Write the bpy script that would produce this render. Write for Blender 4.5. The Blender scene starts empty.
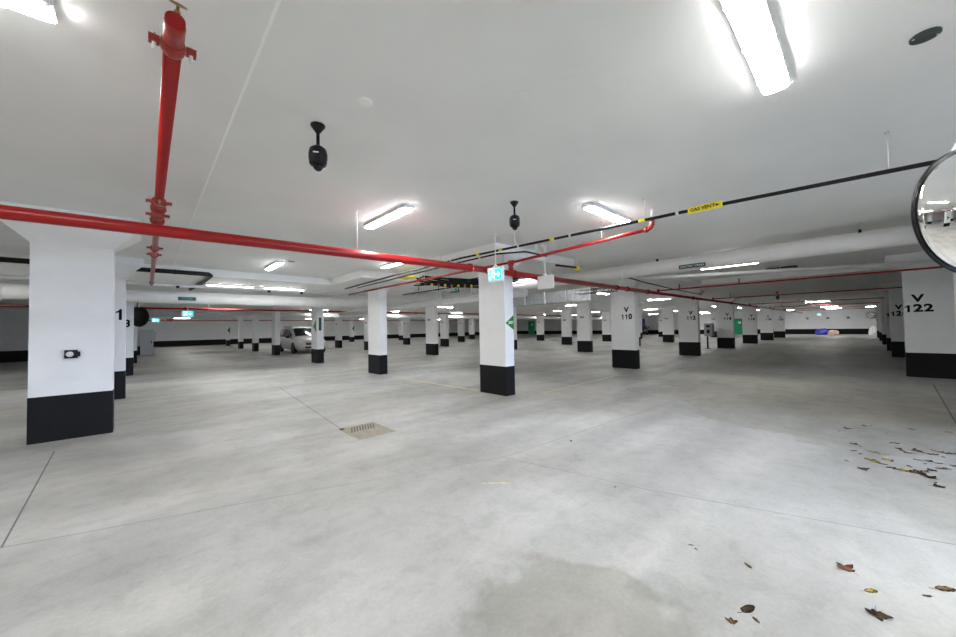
import bpy, bmesh, math, random
from mathutils import Vector, Matrix
random.seed(7)
C = bpy.context.scene.collection
sc = bpy.context.scene
# ---------------------------------------------------------------- camera, world, exposure
F, PITCH, ROLL, PHI, EYE = 357.349, math.radians(1.48657), math.radians(-.99286), math.radians(47.185), 1.5
R_ = Matrix(((math.sin(PHI), -math.cos(PHI), 0), (math.cos(PHI), math.sin(PHI), 0), (0, 0, 1)))
P_ = Matrix(((1, 0, 0), (0, math.cos(PITCH), math.sin(PITCH)), (0, -math.sin(PITCH), math.cos(PITCH))))
Q_ = Matrix(((math.cos(ROLL), 0, math.sin(ROLL)), (0, 1, 0), (-math.sin(ROLL), 0, math.cos(ROLL))))
MM = Q_ @ P_ @ R_                      # rows: right, forward, up
cam = bpy.data.cameras.new('camera'); cam.sensor_width = 36; cam.lens = F * 36 / 956
cam.clip_start = .05; cam.clip_end = 300
co = bpy.data.objects.new('camera', cam); C.objects.link(co)
rot = Matrix((MM[0], MM[2], -MM[1])).transposed()
co.matrix_world = Matrix.Translation((0, 0, EYE)) @ rot.to_4x4()
sc.camera = co
w = bpy.data.worlds.new('world'); sc.world = w; w.use_nodes = True
w.node_tree.nodes['Background'].inputs[0].default_value = (.55, .7, 1, 1)
w.node_tree.nodes['Background'].inputs[1].default_value = 1.0
sc.view_settings.view_transform = 'Standard'; sc.view_settings.look = 'None'
sc.view_settings.gamma = 1; sc.view_settings.use_curve_mapping = False
sc.view_settings.exposure = 2.78
LAMP = 12.0                            # strength of every ceiling light's diffuser
sc.cycles.use_light_tree = True
sc.cycles.max_bounces = 10; sc.cycles.diffuse_bounces = 7

def daylight(name, loc, size, size_y, power, rx, rz, col):
    l = bpy.data.lights.new(name, 'AREA'); l.shape = 'RECTANGLE'; l.size = size; l.size_y = size_y
    l.energy = power; l.color = col; l.spread = math.radians(45)
    o = bpy.data.objects.new(name, l); C.objects.link(o); o.location = loc; o.rotation_euler = (rx, 0, rz)
daylight('daylight_from_ramp', (7.6, -9.3, 2.0), 3.0, 1.4, 16, math.radians(76), math.radians(17), (.42, .62, 1))

CZ, LZ = 3.25, 3.05                    # slab underside near the camera, and the lower slab beyond

# ---------------------------------------------------------------- materials
def mat(name, col, rough=.5, metal=0, emit=None, strength=0, noise=None, bump=0, spec=None):
    m = bpy.data.materials.new(name); m.use_nodes = True
    nt = m.node_tree; b = nt.nodes['Principled BSDF']
    b.inputs['Base Color'].default_value = (*col, 1); b.inputs['Roughness'].default_value = rough
    b.inputs['Metallic'].default_value = metal
    if spec is not None: b.inputs['Specular IOR Level'].default_value = spec
    if emit:
        b.inputs['Emission Color'].default_value = (*emit, 1); b.inputs['Emission Strength'].default_value = strength
    if noise or bump:
        tc = nt.nodes.new('ShaderNodeTexCoord'); n = nt.nodes.new('ShaderNodeTexNoise')
        sc_, amt = noise or (8, .05)
        n.inputs['Scale'].default_value = sc_; n.inputs['Detail'].default_value = 5
        nt.links.new(tc.outputs['Object'], n.inputs['Vector'])
        r = nt.nodes.new('ShaderNodeValToRGB')
        r.color_ramp.elements[0].position = .3; r.color_ramp.elements[1].position = .7
        r.color_ramp.elements[0].color = (*[c * (1 - amt) for c in col], 1)
        r.color_ramp.elements[1].color = (*[min(1, c * (1 + amt)) for c in col], 1)
        nt.links.new(n.outputs['Fac'], r.inputs['Fac']); nt.links.new(r.outputs['Color'], b.inputs['Base Color'])
        if bump:
            bp = nt.nodes.new('ShaderNodeBump'); bp.inputs['Strength'].default_value = bump; bp.inputs['Distance'].default_value = .01
            nt.links.new(n.outputs['Fac'], bp.inputs['Height']); nt.links.new(bp.outputs['Normal'], b.inputs['Normal'])
    return m

M = dict(
    white=mat('white_wall_paint', (.80, .81, .82), .6, noise=(3, .03), bump=.1),
    slab=mat('painted_slab', (.84, .85, .84), .65, noise=(1.3, .03), bump=.15),
    band=mat('black_band_paint', (.0035, .004, .0055), .6, noise=(6, .2), bump=.1, spec=.25),
    red=mat('red_pipe_paint', (.30, .006, .006), .3, noise=(5, .12), spec=.4),
    redc=mat('orange_red_coupling', (.30, .02, .010), .4, noise=(20, .2)),
    wpipe=mat('white_pipe_wrap', (.80, .80, .80), .45, noise=(4, .04)),
    black=mat('black_plastic', (.003, .0035, .005), .4, spec=.3),
    blackp=mat('black_pipe', (.004, .004, .005), .45, spec=.3),
    brass=mat('brass', (.35, .25, .1), .35, .9),
    steel=mat('zinc_steel', (.75, .75, .75), .5, .3),
    galv=mat('galvanised_sheet', (.42, .44, .46), .45, .6, noise=(14, .3)),
    house=mat('lamp_housing', (.80, .81, .82), .5),
    diff=mat('lamp_diffuser', (.95, .95, .95), .4, emit=(1, 1, .985), strength=LAMP),
    yellow=mat('yellow_label', (.85, .72, .03), .5),
    ink=mat('black_ink', (.003, .003, .004), .7, spec=.2),
    green=mat('green_sign', (.01, .22, .025), .5),
    gdoor=mat('green_door_paint', (.005, .40, .17), .5),
    teal=mat('teal_label', (.006, .06, .055), .5),
    tealb=mat('bright_teal_label', (.06, .4, .33), .5),
    inkw=mat('white_ink', (.85, .87, .87), .5),
    cyan=mat('lit_sign_panel', (.05, .5, .55), .4, emit=(.02, .5, .55), strength=.32),
    pict=mat('lit_sign_pictogram', (.9, .95, .95), .4, emit=(.75, 1, 1), strength=.30),
    glass=mat('dark_car_glass', (.004, .008, .008), .1, spec=.35),
    silver=mat('silver_car_paint', (.62, .62, .62), .3, .1),
    dgrey=mat('dark_grey_car_paint', (.06, .06, .065), .3, .5),
    tyre=mat('tyre_rubber', (.015, .015, .015), .8),
    chrome=mat('chrome', (.8, .8, .8), .15, 1),
    lens=mat('headlight_lens', (.85, .85, .85), .1),
    grey=mat('grey_metal_box', (.28, .29, .30), .5, noise=(9, .1)),
    lgrey=mat('light_grey_cabinet', (.5, .52, .54), .5),
    blue=mat('blue_tarpaulin', (.03, .05, .45), .5, noise=(5, .2)),
    pink=mat('pale_pink_sacking', (.75, .5, .42), .7, noise=(5, .15)),
    mirror=mat('mirror_face', (.93, .94, .95), .015, 1),
    ydash=mat('worn_yellow_paint', (.62, .54, .30), .7, noise=(12, .2)),
    joint=mat('saw_cut_joint', (.16, .16, .16), .9),
    jointl=mat('faint_joint', (.30, .30, .29), .9),
    plaster=mat('pale_caulk', (.97, .97, .96), .7),
    rust=mat('sandy_grout', (.30, .27, .21), .85, noise=(20, .2)),
    leafb=mat('brown_leaf', (.08, .043, .016), .8, noise=(30, .4)),
    leafy=mat('yellow_leaf', (.50, .36, .05), .7, noise=(30, .3)),
    leafo=mat('tan_leaf', (.20, .12, .045), .8, noise=(30, .3)),
    leafr=mat('reddish_leaf', (.28, .11, .06), .8, noise=(30, .3)),
)

def floor_material():
    m = bpy.data.materials.new('power_floated_concrete'); m.use_nodes = True
    nt = m.node_tree; N = nt.nodes; L = nt.links; b = N['Principled BSDF']
    tc = N.new('ShaderNodeTexCoord')
    def noise(scale, det=6, vec=None, dist=0, rough=.55):
        n = N.new('ShaderNodeTexNoise'); n.inputs['Scale'].default_value = scale; n.inputs['Detail'].default_value = det
        n.inputs['Distortion'].default_value = dist; n.inputs['Roughness'].default_value = rough
        L.new(vec or tc.outputs['Object'], n.inputs['Vector']); return n.outputs['Fac']
    def ramp(f, a, ca, z, cz):
        r = N.new('ShaderNodeValToRGB'); e = r.color_ramp.elements
        e[0].position = a; e[0].color = (*ca, 1); e[1].position = z; e[1].color = (*cz, 1)
        L.new(f, r.inputs['Fac']); return r.outputs['Color']
    def mix(mode, fac, a, c):
        x = N.new('ShaderNodeMix'); x.data_type = 'RGBA'; x.blend_type = mode
        if isinstance(fac, float): x.inputs[0].default_value = fac
        else: L.new(fac, x.inputs[0])
        L.new(a, x.inputs[6])
        if isinstance(c, tuple): x.inputs[7].default_value = (*c, 1)
        else: L.new(c, x.inputs[7])
        return x.outputs[2]
    mp = N.new('ShaderNodeMapping'); mp.inputs['Scale'].default_value = (.22, 1.3, 1); mp.inputs['Rotation'].default_value = (0, 0, math.radians(-38))
    L.new(tc.outputs['Object'], mp.inputs['Vector'])
    base = ramp(noise(.45, 8), .35, (.385, .382, .366), .65, (.52, .522, .514))
    streak = ramp(noise(1.0, 7, mp.outputs[0], .4),   .34, (.66, .665, .67), .62, (1, 1, 1))
    c = mix('MULTIPLY', .75, base, streak)
    warm = ramp(noise(.16, 4), .45, (1, 1, 1), .66, (.95, .90, .80))
    c = mix('MULTIPLY', .9, c, warm)
    fine = ramp(noise(38, 4, None, 0, .7), .3, (.88, .88, .88), .7, (1.05, 1.05, 1.05))
    c = mix('MULTIPLY', .8, c, fine)
    # damp stain left in front of the camera: a shape of its own
    def blot(x, y, r, ns, thr):
        v = N.new('ShaderNodeVectorMath'); v.operation = 'DISTANCE'; v.inputs[1].default_value = (x, y, 0)
        L.new(tc.outputs['Object'], v.inputs[0])
        a = N.new('ShaderNodeMath'); a.operation = 'MULTIPLY_ADD'; a.inputs[1].default_value = thr; 
        L.new(noise(ns, 5, None, .3), a.inputs[0]); L.new(v.outputs['Value'], a.inputs[2])
        s = N.new('ShaderNodeMapRange'); s.inputs['From Min'].default_value = r + thr * .5 - .03; s.inputs['From Max'].default_value = r + thr * .5 + .05
        s.inputs['To Min'].default_value = 1; s.inputs['To Max'].default_value = 0
        L.new(a.outputs[0], s.inputs['Value']); return s.outputs['Result']
    c = mix('MULTIPLY', blot(1.62, 1.02, .50, 2.2, .7), c, (.78, .765, .73))
    c = mix('MULTIPLY', blot(2.15, .85, .16, 3, .3), c, (.86, .87, .87))
    c = mix('MULTIPLY', blot(11.5, 2.5, 2.6, .7, 3), c, (.88, .87, .82))
    c = mix('MULTIPLY', blot(8, .4, 1.9, 1, 2), c, (.85, .84, .79))
    L.new(c, b.inputs['Base Color'])
    c = mix('MULTIPLY', 1.0, c, ramp(noise(1.7, 9, None, .6, .68), .38, (.89, .89, .885), .60, (1, 1, 1)))
    c = mix('MULTIPLY', .8, c, ramp(noise(6, 8, None, .3, .7), .36, (.86, .855, .84), .52, (1, 1, 1)))
    L.new(c, b.inputs['Base Color'])
    rr = ramp(noise(2.5, 5), .3, (.42, .42, .42), .7, (.62, .62, .62)); L.new(rr, b.inputs['Roughness'])
    bp = N.new('ShaderNodeBump'); bp.inputs['Strength'].default_value = .12; bp.inputs['Distance'].default_value = .01
    L.new(noise(22, 5), bp.inputs['Height']); L.new(bp.outputs['Normal'], b.inputs['Normal'])
    return m
M['floor'] = floor_material()

# ---------------------------------------------------------------- mesh helpers (world coordinates)
OFF = {}
def off(p):
    return OFF.get(p.name, Vector((0, 0, 0))) if p else Vector((0, 0, 0))
def new(): return bmesh.new()
def box(bm, x0, y0, z0, x1, y1, z1):
    v = [bm.verts.new(p) for p in ((x0, y0, z0), (x1, y0, z0), (x1, y1, z0), (x0, y1, z0), (x0, y0, z1), (x1, y0, z1), (x1, y1, z1), (x0, y1, z1))]
    for f in ((3, 2, 1, 0), (4, 5, 6, 7), (0, 1, 5, 4), (1, 2, 6, 5), (2, 3, 7, 6), (3, 0, 4, 7)): bm.faces.new([v[i] for i in f])
    return bm
def basis(d):
    d = Vector(d).normalized(); a = Vector((0, 0, 1)) if abs(d.z) < .9 else Vector((1, 0, 0))
    u = d.cross(a).normalized(); return u, d.cross(u).normalized()
def tube(bm, pts, r, seg=16, cap=True):
    pts = [Vector(p) for p in pts]; rings = []
    for i, p in enumerate(pts):
        a = pts[i] - pts[i - 1] if i else pts[1] - pts[0]
        b = pts[i + 1] - pts[i] if i < len(pts) - 1 else a
        d = (a.normalized() + b.normalized()); u, v = basis(d)
        if rings:
            # keep the frame aligned with the previous ring
            u = (lu - d.normalized() * lu.dot(d.normalized())).normalized(); v = d.normalized().cross(u)
        lu = u
        rings.append([bm.verts.new(p + (u * math.cos(t) + v * math.sin(t)) * r) for t in [2 * math.pi * k / seg for k in range(seg)]])
    for A, B in zip(rings, rings[1:]):
        for k in range(seg): bm.faces.new((A[k], A[(k + 1) % seg], B[(k + 1) % seg], B[k])).smooth = True
    if cap:
        bm.faces.new(rings[0][::-1]); bm.faces.new(rings[-1])
    return bm
def lathe(bm, prof, org, axis, seg=24):
    org = Vector(org); ax = Vector(axis).normalized(); u, v = basis(ax); rings = []
    for r, h in prof:
        if r < 1e-5: rings.append([bm.verts.new(org + ax * h)])
        else: rings.append([bm.verts.new(org + ax * h + (u * math.cos(t) + v * math.sin(t)) * r) for t in [2 * math.pi * k / seg for k in range(seg)]])
    for A, B in zip(rings, rings[1:]):
        for k in range(seg):
            q = [A[k % len(A)], A[(k + 1) % len(A)], B[(k + 1) % len(B)], B[k % len(B)]]
            q = list(dict.fromkeys(q))
            if len(q) > 2: bm.faces.new(q).smooth = True
    for Rg, rev in ((rings[0], 1), (rings[-1], 0)):
        if len(Rg) > 2: bm.faces.new(Rg[::-1] if rev else Rg)
    return bm
def poly(bm, pts, d):
    """flat outline pts (3-D) given thickness along vector d"""
    d = Vector(d); a = [bm.verts.new(Vector(p)) for p in pts]; b = [bm.verts.new(Vector(p) + d) for p in pts]
    n = len(a); bm.faces.new(a); bm.faces.new(b[::-1])
    for i in range(n): bm.faces.new((a[i], b[i], b[(i + 1) % n], a[(i + 1) % n]))
    return bm
def obj(name, bm, m, parent=None, label=None, smooth=False):
    bmesh.ops.recalc_face_normals(bm, faces=bm.faces)
    if not parent and name not in SETTING and not name.startswith(('wall', 'door', 'trim', 'baseboard')):
        # top-level mesh: origin at the middle of its base
        xs = [v.co for v in bm.verts]
        o0 = Vector(((min(p.x for p in xs) + max(p.x for p in xs)) / 2, (min(p.y for p in xs) + max(p.y for p in xs)) / 2, min(p.z for p in xs)))
    else: o0 = off(parent)
    for v in bm.verts: v.co -= o0
    me = bpy.data.meshes.new(name); bm.to_mesh(me); bm.free()
    me.materials.append(M[m] if isinstance(m, str) else m)
    o = bpy.data.objects.new(name, me); C.objects.link(o)
    if parent: o.parent = parent
    else: o.location = o0
    OFF[o.name] = Vector(o0)
    if label: o['label'] = label
    return o
SETTING = ('floor', 'ceiling')
def struct(name, bm, m, parent=None):
    o = obj(name, bm, m, parent)
    if not parent: o['kind'] = 'structure'
    return o
def thing(name, label, cat, loc, group=None):
    o = bpy.data.objects.new(name, None); C.objects.link(o); o.location = loc; o.empty_display_size = .1
    o['label'] = label; o['category'] = cat
    if group: o['group'] = group
    OFF[o.name] = Vector(loc); return o
def tag(o, label, cat, group=None):
    o['label'] = label; o['category'] = cat
    if group: o['group'] = group
    return o
def dup(root, loc, rz=0, label=None, group=None):
    r = root.copy(); C.objects.link(r); r.location = loc; r.rotation_euler = (0, 0, rz)
    if label: r['label'] = label
    if group: r['group'] = group
    for ch in list(root.children):
        c = ch.copy(); C.objects.link(c); c.parent = r
        for g in list(ch.children):
            d = g.copy(); C.objects.link(d); d.parent = c
    return r
FACE = {'-x': Matrix(((0, 0, -1), (-1, 0, 0), (0, 1, 0))), '-y': Matrix(((1, 0, 0), (0, 0, -1), (0, 1, 0)))}
def text(name, s, loc, size, face, m, parent, bold=.0, label=None, sx=1.0, spacing=1.0, align='CENTER'):
    cu = bpy.data.curves.new('t', 'FONT'); cu.body = s; cu.size = size; cu.align_x = align; cu.align_y = 'CENTER'
    cu.extrude = .0015; cu.offset = bold; cu.space_character = spacing; cu.resolution_u = 3
    t = bpy.data.objects.new('t', cu); C.objects.link(t)
    bpy.context.view_layer.update()
    me = bpy.data.meshes.new_from_object(t.evaluated_get(bpy.context.evaluated_depsgraph_get()))
    bpy.data.objects.remove(t)
    rm = FACE[face] if isinstance(face, str) else face
    for v in me.vertices: v.co = rm @ Vector((v.co.x * sx, v.co.y, v.co.z)) + Vector(loc) - off(parent)
    me.materials.clear(); me.materials.append(M[m]); me.name = name
    o = bpy.data.objects.new(name, me); C.objects.link(o); o.parent = parent
    OFF[o.name] = off(parent)
    if label: o['label'] = label
    return o

# ---------------------------------------------------------------- setting
XW, YW = 60.0, 53.0
struct('floor', box(new(), -14, -26, -.25, XW + .4, YW + .4, 0), 'floor'); FL = bpy.data.objects['floor']
ce = struct('ceiling', box(new(), -14, -26, CZ, XW + .4, YW + .4, CZ + .3), 'slab')
def zprism(bm, pts, z0, z1): return poly(bm, [(x, y, z0) for x, y in pts], (0, 0, z1 - z0))
bm = zprism(new(), [(-14, 12.25), (-14, YW), (XW, YW), (XW, -8.2), (16.2, -8.2), (16.2, 4.35), (11.2, 4.35), (11.2, 12.25)], LZ, CZ + .01)
obj('lower_slab', bm, 'slab', ce)
obj('drop_panel', box(new(), 5.25, 5.1, 3.04, 8.2, 7.4, CZ + .01), 'slab', ce)
obj('drop_panel', box(new(), 4.6, 9.95, 3.04, 7.5, 12.3, CZ + .01), 'slab', ce)
def strip(bm, a, b, wd, z0, z1):
    a, b = Vector((*a, 0)), Vector((*b, 0)); d = (b - a).normalized(); n = Vector((-d.y, d.x, 0)) * wd / 2
    return poly(bm, [Vector((p.x, p.y, z0)) for p in (a - n, b - n, b + n, a + n)], (0, 0, z1 - z0))
obj('caulk_line', strip(new(), (.51, -4), (.495, 12.25), .016, CZ - .008, CZ), 'plaster', ce)
for a, b in (((2.0, 1.75), (2.18, 1.32)), ((3.1, 1.9), (4.55, 1.95))):
    obj('hairline_crack', strip(new(), a, b, .006, CZ - .002, CZ), 'house', ce)

# floor joints
def fline(name, pts, wd, m, z=.0015):
    bm = new()
    for a, b in zip(pts, pts[1:]): strip(bm, a, b, wd, -.001, z)
    return obj(name, bm, m, FL)
fline('saw_joint', [(-.87, 7.15), (-.75, 4.2)], .012, 'joint')
fline('saw_joint', [(-.75, 4.2), (1.2, 3.55), (3.03, 2.88), (4.9, 2.75), (9.4, 2.45)], .007, 'jointl')
fline('saw_joint', [(3.03, 2.88), (3.35, 1.39), (3.96, -.37), (4.3, -1.6)], .007, 'jointl')
fline('saw_joint', [(2.60, 10.6), (2.17, 5.5)], .010, 'joint')
fline('saw_joint', [(13.4, -1.05), (8.87, -.87), (6.5, -.8)], .02, 'joint')
fline('bay_line', [(5.72, 10.1), (5.80, 6.3)], .07, 'ydash', .001)
fline('bay_line', [(-8, 11.45), (-1.3, 11.55)], .07, 'ydash', .001)
fline('bay_line', [(6.6, 5.0), (10.5, 5.1)], .05, 'ydash', .001)
fline('paint_fleck', [(2.38, 2.55), (2.58, 2.36)], .02, 'ydash', .001)

def wall(name, x0, y0, x1, y1, z1=CZ + .1):
    struct(name, box(new(), x0, y0, 0, x1, y1, z1), 'white')
def band(name, x0, y0, x1, y1):
    struct(name, box(new(), x0, y0, 0, x1, y1, .64), 'band')
wall('wall_back', -1.3, YW, XW + .4, YW + .4); band('baseboard_back', -1.0, YW - .015, XW, YW)
wall('wall_right', XW, -8.2, XW + .4, YW); band('baseboard_right', XW - .015, -8, XW, 52.9)
wall('wall_left', -14, 33.2, -1.0, 33.5); band('baseboard_left', -14, 33.18, -1.0, 33.2)
wall('wall_inner', -1.3, 33.5, -1.0, YW); wall('wall_far_left', -14.4, -26, -14, 33.5)
wall('wall_rear', -14.4, -26.4, 5.3, -26)
wall('wall_side', 5.0, -26, 5.3, -8.2); wall('wall_front', 5.0, -8.5, 5.8, -8.2)
wall('wall_near', 10.6, -8.5, XW, -8.2)
struct('trim_1', box(new(), 5.8, -8.5, 2.8, 10.6, -8.2, CZ + .1), 'white')
struct('trim_2', box(new(), XW - .35, -2.5, 0, XW, -.9, LZ), 'white')
# green doors on the far walls
def door(name, x0, x1, y0, y1, z, ax):
    o = struct(name, box(new(), x0, y0, 0, x1, y1, z), 'gdoor')
    return o
d1 = door('door_1', XW - .08, XW - .02, 11.2, 12.25, 2.15, 'x')
d2 = door('door_2', XW - .08, XW - .02, 47.2, 48.9, 2.7, 'x')
obj('door_handle', box(new(), XW - .16, 11.3, 1.0, XW - .08, 11.42, 1.08), 'steel', d1)
obj('door_notice', box(new(), XW - .095, 11.5, 1.45, XW - .08, 11.8, 1.75), 'inkw', d1)
obj('door_handle', box(new(), XW - .16, 47.3, 1.0, XW - .08, 47.42, 1.08), 'steel', d2)
obj('door_notice', box(new(), XW - .095, 47.6, 1.7, XW - .08, 48.0, 2.3), 'inkw', d2)

# ---------------------------------------------------------------- pillars
def pillar(x0, y0, x1, y1, label, top, cap=.30, group=None, detail=True):
    z1 = 2.8
    t = thing('pillar', label, 'pillar', ((x0 + x1) / 2, (y0 + y1) / 2, 0), group or 'white pillars with black painted bases')
    bm = box(new(), x0, y0, .64, x1, y1, z1); obj('shaft', bm, 'white', t)
    obj('painted_base', box(new(), x0 - .004, y0 - .004, 0, x1 + .004, y1 + .004, .64), 'band', t)
    bm = new(); zc = top - .15 if top > 3.1 else top
    a = [bm.verts.new(p) for p in ((x0, y0, z1), (x1, y0, z1), (x1, y1, z1), (x0, y1, z1))]
    g = cap if top > 3.1 else cap * .75
    b = [bm.verts.new(p) for p in ((x0 - g, y0 - g, zc), (x1 + g, y0 - g, zc), (x1 + g, y1 + g, zc), (x0 - g, y1 + g, zc))]
    for i in range(4): bm.faces.new((a[i], a[(i + 1) % 4], b[(i + 1) % 4], b[i]))
    bm.faces.new(a[::-1])
    if zc < top:
        c = [bm.verts.new((v.co.x, v.co.y, top)) for v in b]
        for i in range(4): bm.faces.new((b[i], b[(i + 1) % 4], c[(i + 1) % 4], c[i]))
        bm.faces.new(c)
    else: bm.faces.new(b)
    obj('capital', bm, 'white', t)
    return t
W, D = .28, .82
ONE = [(.16, 0), (.30, 0), (.30, .7), (.20, .7), (.14, .60), (.02, .54), (.02, .44), (.16, .49)]
def number(name, s, loc, size, face, m, parent, pitch=.52, bold=.012, sx=1.0):
    """stencilled digits side by side in one mesh; the ones carry their flag"""
    bm = bmesh.new(); n = len(s)
    for i, ch in enumerate(s):
        cx = (i - (n - 1) / 2) * pitch * size
        if ch == '1':
            poly(bm, [((x - .19) * size * sx + cx, (y - .35) * size, .0015) for x, y in ONE], (0, 0, -.003))
        else:
            cu = bpy.data.curves.new('t', 'FONT'); cu.body = ch; cu.size = size; cu.align_x = 'CENTER'; cu.align_y = 'CENTER'; cu.extrude = .0015; cu.offset = bold; cu.resolution_u = 3
            t = bpy.data.objects.new('t', cu); C.objects.link(t); bpy.context.view_layer.update()
            me = bpy.data.meshes.new_from_object(t.evaluated_get(bpy.context.evaluated_depsgraph_get())); bpy.data.objects.remove(t)
            for v in me.vertices: v.co.x = v.co.x * sx * .95 + cx
            bm.from_mesh(me); bpy.data.meshes.remove(me)
    rm = FACE[face]
    for v in bm.verts: v.co = rm @ v.co + Vector(loc)
    return obj(name, bm, m, parent)
def vnum(t, x, y, s, zv=2.03, h=.25, sx=1.0):
    text('bay_letter', 'V', (x - .003, y, zv), h, '-x', 'ink', t, .010, sx=sx)
    number('bay_number', s, (x - .003, y, zv - .24 * h / .25), h, '-x', 'ink', t, pitch=.54 * sx, sx=sx)
def triangle(t, pts, face_off):
    return obj('exit_arrow', poly(new(), pts, face_off), 'green', t, 'green triangular exit arrow')
# left-hand row, facing -Y
a1 = pillar(-1.20, 7.84, -.38, 8.12, 'nearest large white pillar at left with a black wall socket', CZ)
a2 = pillar(-1.20, 11.72, -.37, 12.0, 'white pillar marked 1, half hidden behind the large left pillar', CZ)
a3 = pillar(-1.18, 18.0, -.36, 18.28, 'white pillar marked 3, behind the pillar marked 1', LZ)
a4 = pillar(-1.19, 25.2, -.37, 25.48, 'white pillar just behind the round black mirror back at left', LZ)
a5 = pillar(-1.17, 34.2, -.35, 34.5, 'last thin visible pillar of the left row, beside a light grey cabinet', LZ)
number('bay_number', '1', (-.47, 11.716, 1.95), .36, '-y', 'ink', a2)
number('bay_number', '3', (-.52, 17.996, 1.86), .36, '-y', 'ink', a3)
obj('exit_arrow', poly(new(), [(-.60, 11.716, 1.22), (-.60, 11.716, 1.95), (-.92, 11.716, 1.585)], (0, -.004, 0)), 'green', a2, 'green exit arrow sign')
s_ = obj('wall_socket', box(new(), -.87, 7.80, 1.16, -.74, 7.84, 1.28), 'black', a1, 'black double wall socket with plug')
lathe_b = lathe(new(), [(.0, 0), (.035, 0), (.04, .02), (.03, .03), (0, .03)], (-.815, 7.80, 1.22), (0, -1, 0), 16); obj('socket_cover', lathe_b, 'steel', s_)
obj('plug', box(new(), -.745, 7.79, 1.185, -.715, 7.83, 1.255), 'black', s_)
# the V row
cB = pillar(5.74, 5.33, 6.02, 6.15, 'tall white pillar in the middle with green EXIT arrow on its side', 3.04)
triangle(cB, [(5.755, 5.327, 1.595), (6.015, 5.327, 1.44), (6.015, 5.327, 1.77)], (0, -.004, 0))
text('exit_lettering', 'EXIT', (5.925, 5.321, 1.60), .085, '-y', 'inkw', cB, .003, sx=.9)
for i, (x, s) in enumerate(zip((12.22, 19.03, 25.7, 32.5, 39.23, 46.04), ('110', '112', '114', '116', '118', '120'))):
    t = pillar(x, 5.31, x + W, 6.16, 'white pillar numbered V %s, %s in the numbered row receding right' % (s, ('nearest', 'second', 'third', 'fourth', 'fifth', 'sixth')[i]), LZ)
    vnum(t, x, 5.60, s)
    if s == '112': obj('sign_plate', box(new(), 19.1, 5.22, 2.55, 19.25, 5.31, 2.8), 'inkw', t)
# right-hand row
RN = ['122', '124', '126', '128', '130', '132']
for i, (x, yn) in enumerate(((14.91, -1.66), (22.6, -1.62), (27.2, -1.6), (34.1, -1.6), (40.3, -1.6), (47.0, -1.6))):
    t = pillar(x, yn, x + W, -.74 - .01 * (i > 0), ['big shaded white pillar numbered V 122 at the right edge', 'second pillar of the right row, partly hidden behind V 122',
        'third pillar of the right row, a pale slice behind V 122', 'fourth pillar of the right row counting from V 122', 'fifth pillar of the right row counting from V 122',
        'sixth and farthest narrow pillar of the right row'][i], CZ if i == 0 else LZ)
    if i == 0: vnum(t, x, -.98, '122', 2.07, .27, 1.2)
    elif i < 3: vnum(t, x, -.98, RN[i], 2.04, .27, 1.1)
pillar(8.25, -1.9, 8.53, -.895, 'sliver of white pillar cut by the right picture edge, beside V 122', CZ)
# field behind, measured one by one: (x of near corner, y of near corner)
field = {
 'row directly behind the middle pillar': [(5.68, 10.98, 'first'), (5.72, 17.0, 'second'), (5.85, 24.9, 'third'), (5.94, 31.2, 'fourth'), (6.03, 37.6, 'fifth'), (6.3, 46.5, 'sixth')],
 'row behind V 110': [(12.1, 10.95, 'first'), (11.82, 16.4, 'second'), (11.9, 24.6, 'third'), (11.9, 30.2, 'fourth')],
 'row behind V 112': [(18.5, 10.62, 'first'), (18.0, 15.9, 'second'), (18.08, 23.4, 'third'), (18.3, 29.7, 'fourth'), (18.8, 43.5, 'fifth')],
 'row behind V 114': [(25.4, 10.8, 'first'), (25.0, 16.1, 'second'), (24.95, 29.4, 'third'), (25.3, 42.5, 'fourth')],
 'row behind V 116': [(32.35, 10.9, 'first'), (31.9, 16.2, 'second'), (30.95, 23.3, 'third'), (31.7, 35.2, 'fourth')],
 'row behind V 118': [(39.4, 11.0, 'first'), (39.2, 16.4, 'second'), (40.4, 23.8, 'third')],
 'row behind V 120': [(46.4, 10.9, 'first'), (46.2, 16.4, 'second')],
}
arrowed = {(5.72, 17.0), (6.3, 46.5), (18.8, 43.5)}
PILL = {}
for row, L_ in field.items():
    for x, y, n in L_:
        t = pillar(x, y, x + W, y + D, 'white pillar with black base, %s in the %s' % (n, row), 3.04 if (x, y) == (5.68, 10.98) else LZ)
        PILL[(x, y)] = t
        if (x, y) in arrowed:
            if (x, y) == (5.72, 17.0):
                obj('exit_arrow', poly(new(), [(x - .002, y + .55, 1.7), (x - .002, y + .15, 2.0), (x - .002, y + .15, 1.4)], (-.004, 0, 0)), 'green', t, 'green exit arrow')
                obj('teal_notice', box(new(), x + .06, y - .006, 1.5, x + .18, y, 2.1), 'teal', t)
            else:
                obj('exit_arrow', poly(new(), [(x + .02, y - .004, 1.7), (x + .28, y - .004, 2.1), (x + .28, y - .004, 1.3)], (0, -.004, 0)), 'green', t, 'green exit arrow')
        elif x > 11: # small illegible stencil
            obj('stencil_mark', box(new(), x - .004, y + .35, 1.95, x, y + .62, 2.06), 'grey', t)

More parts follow.
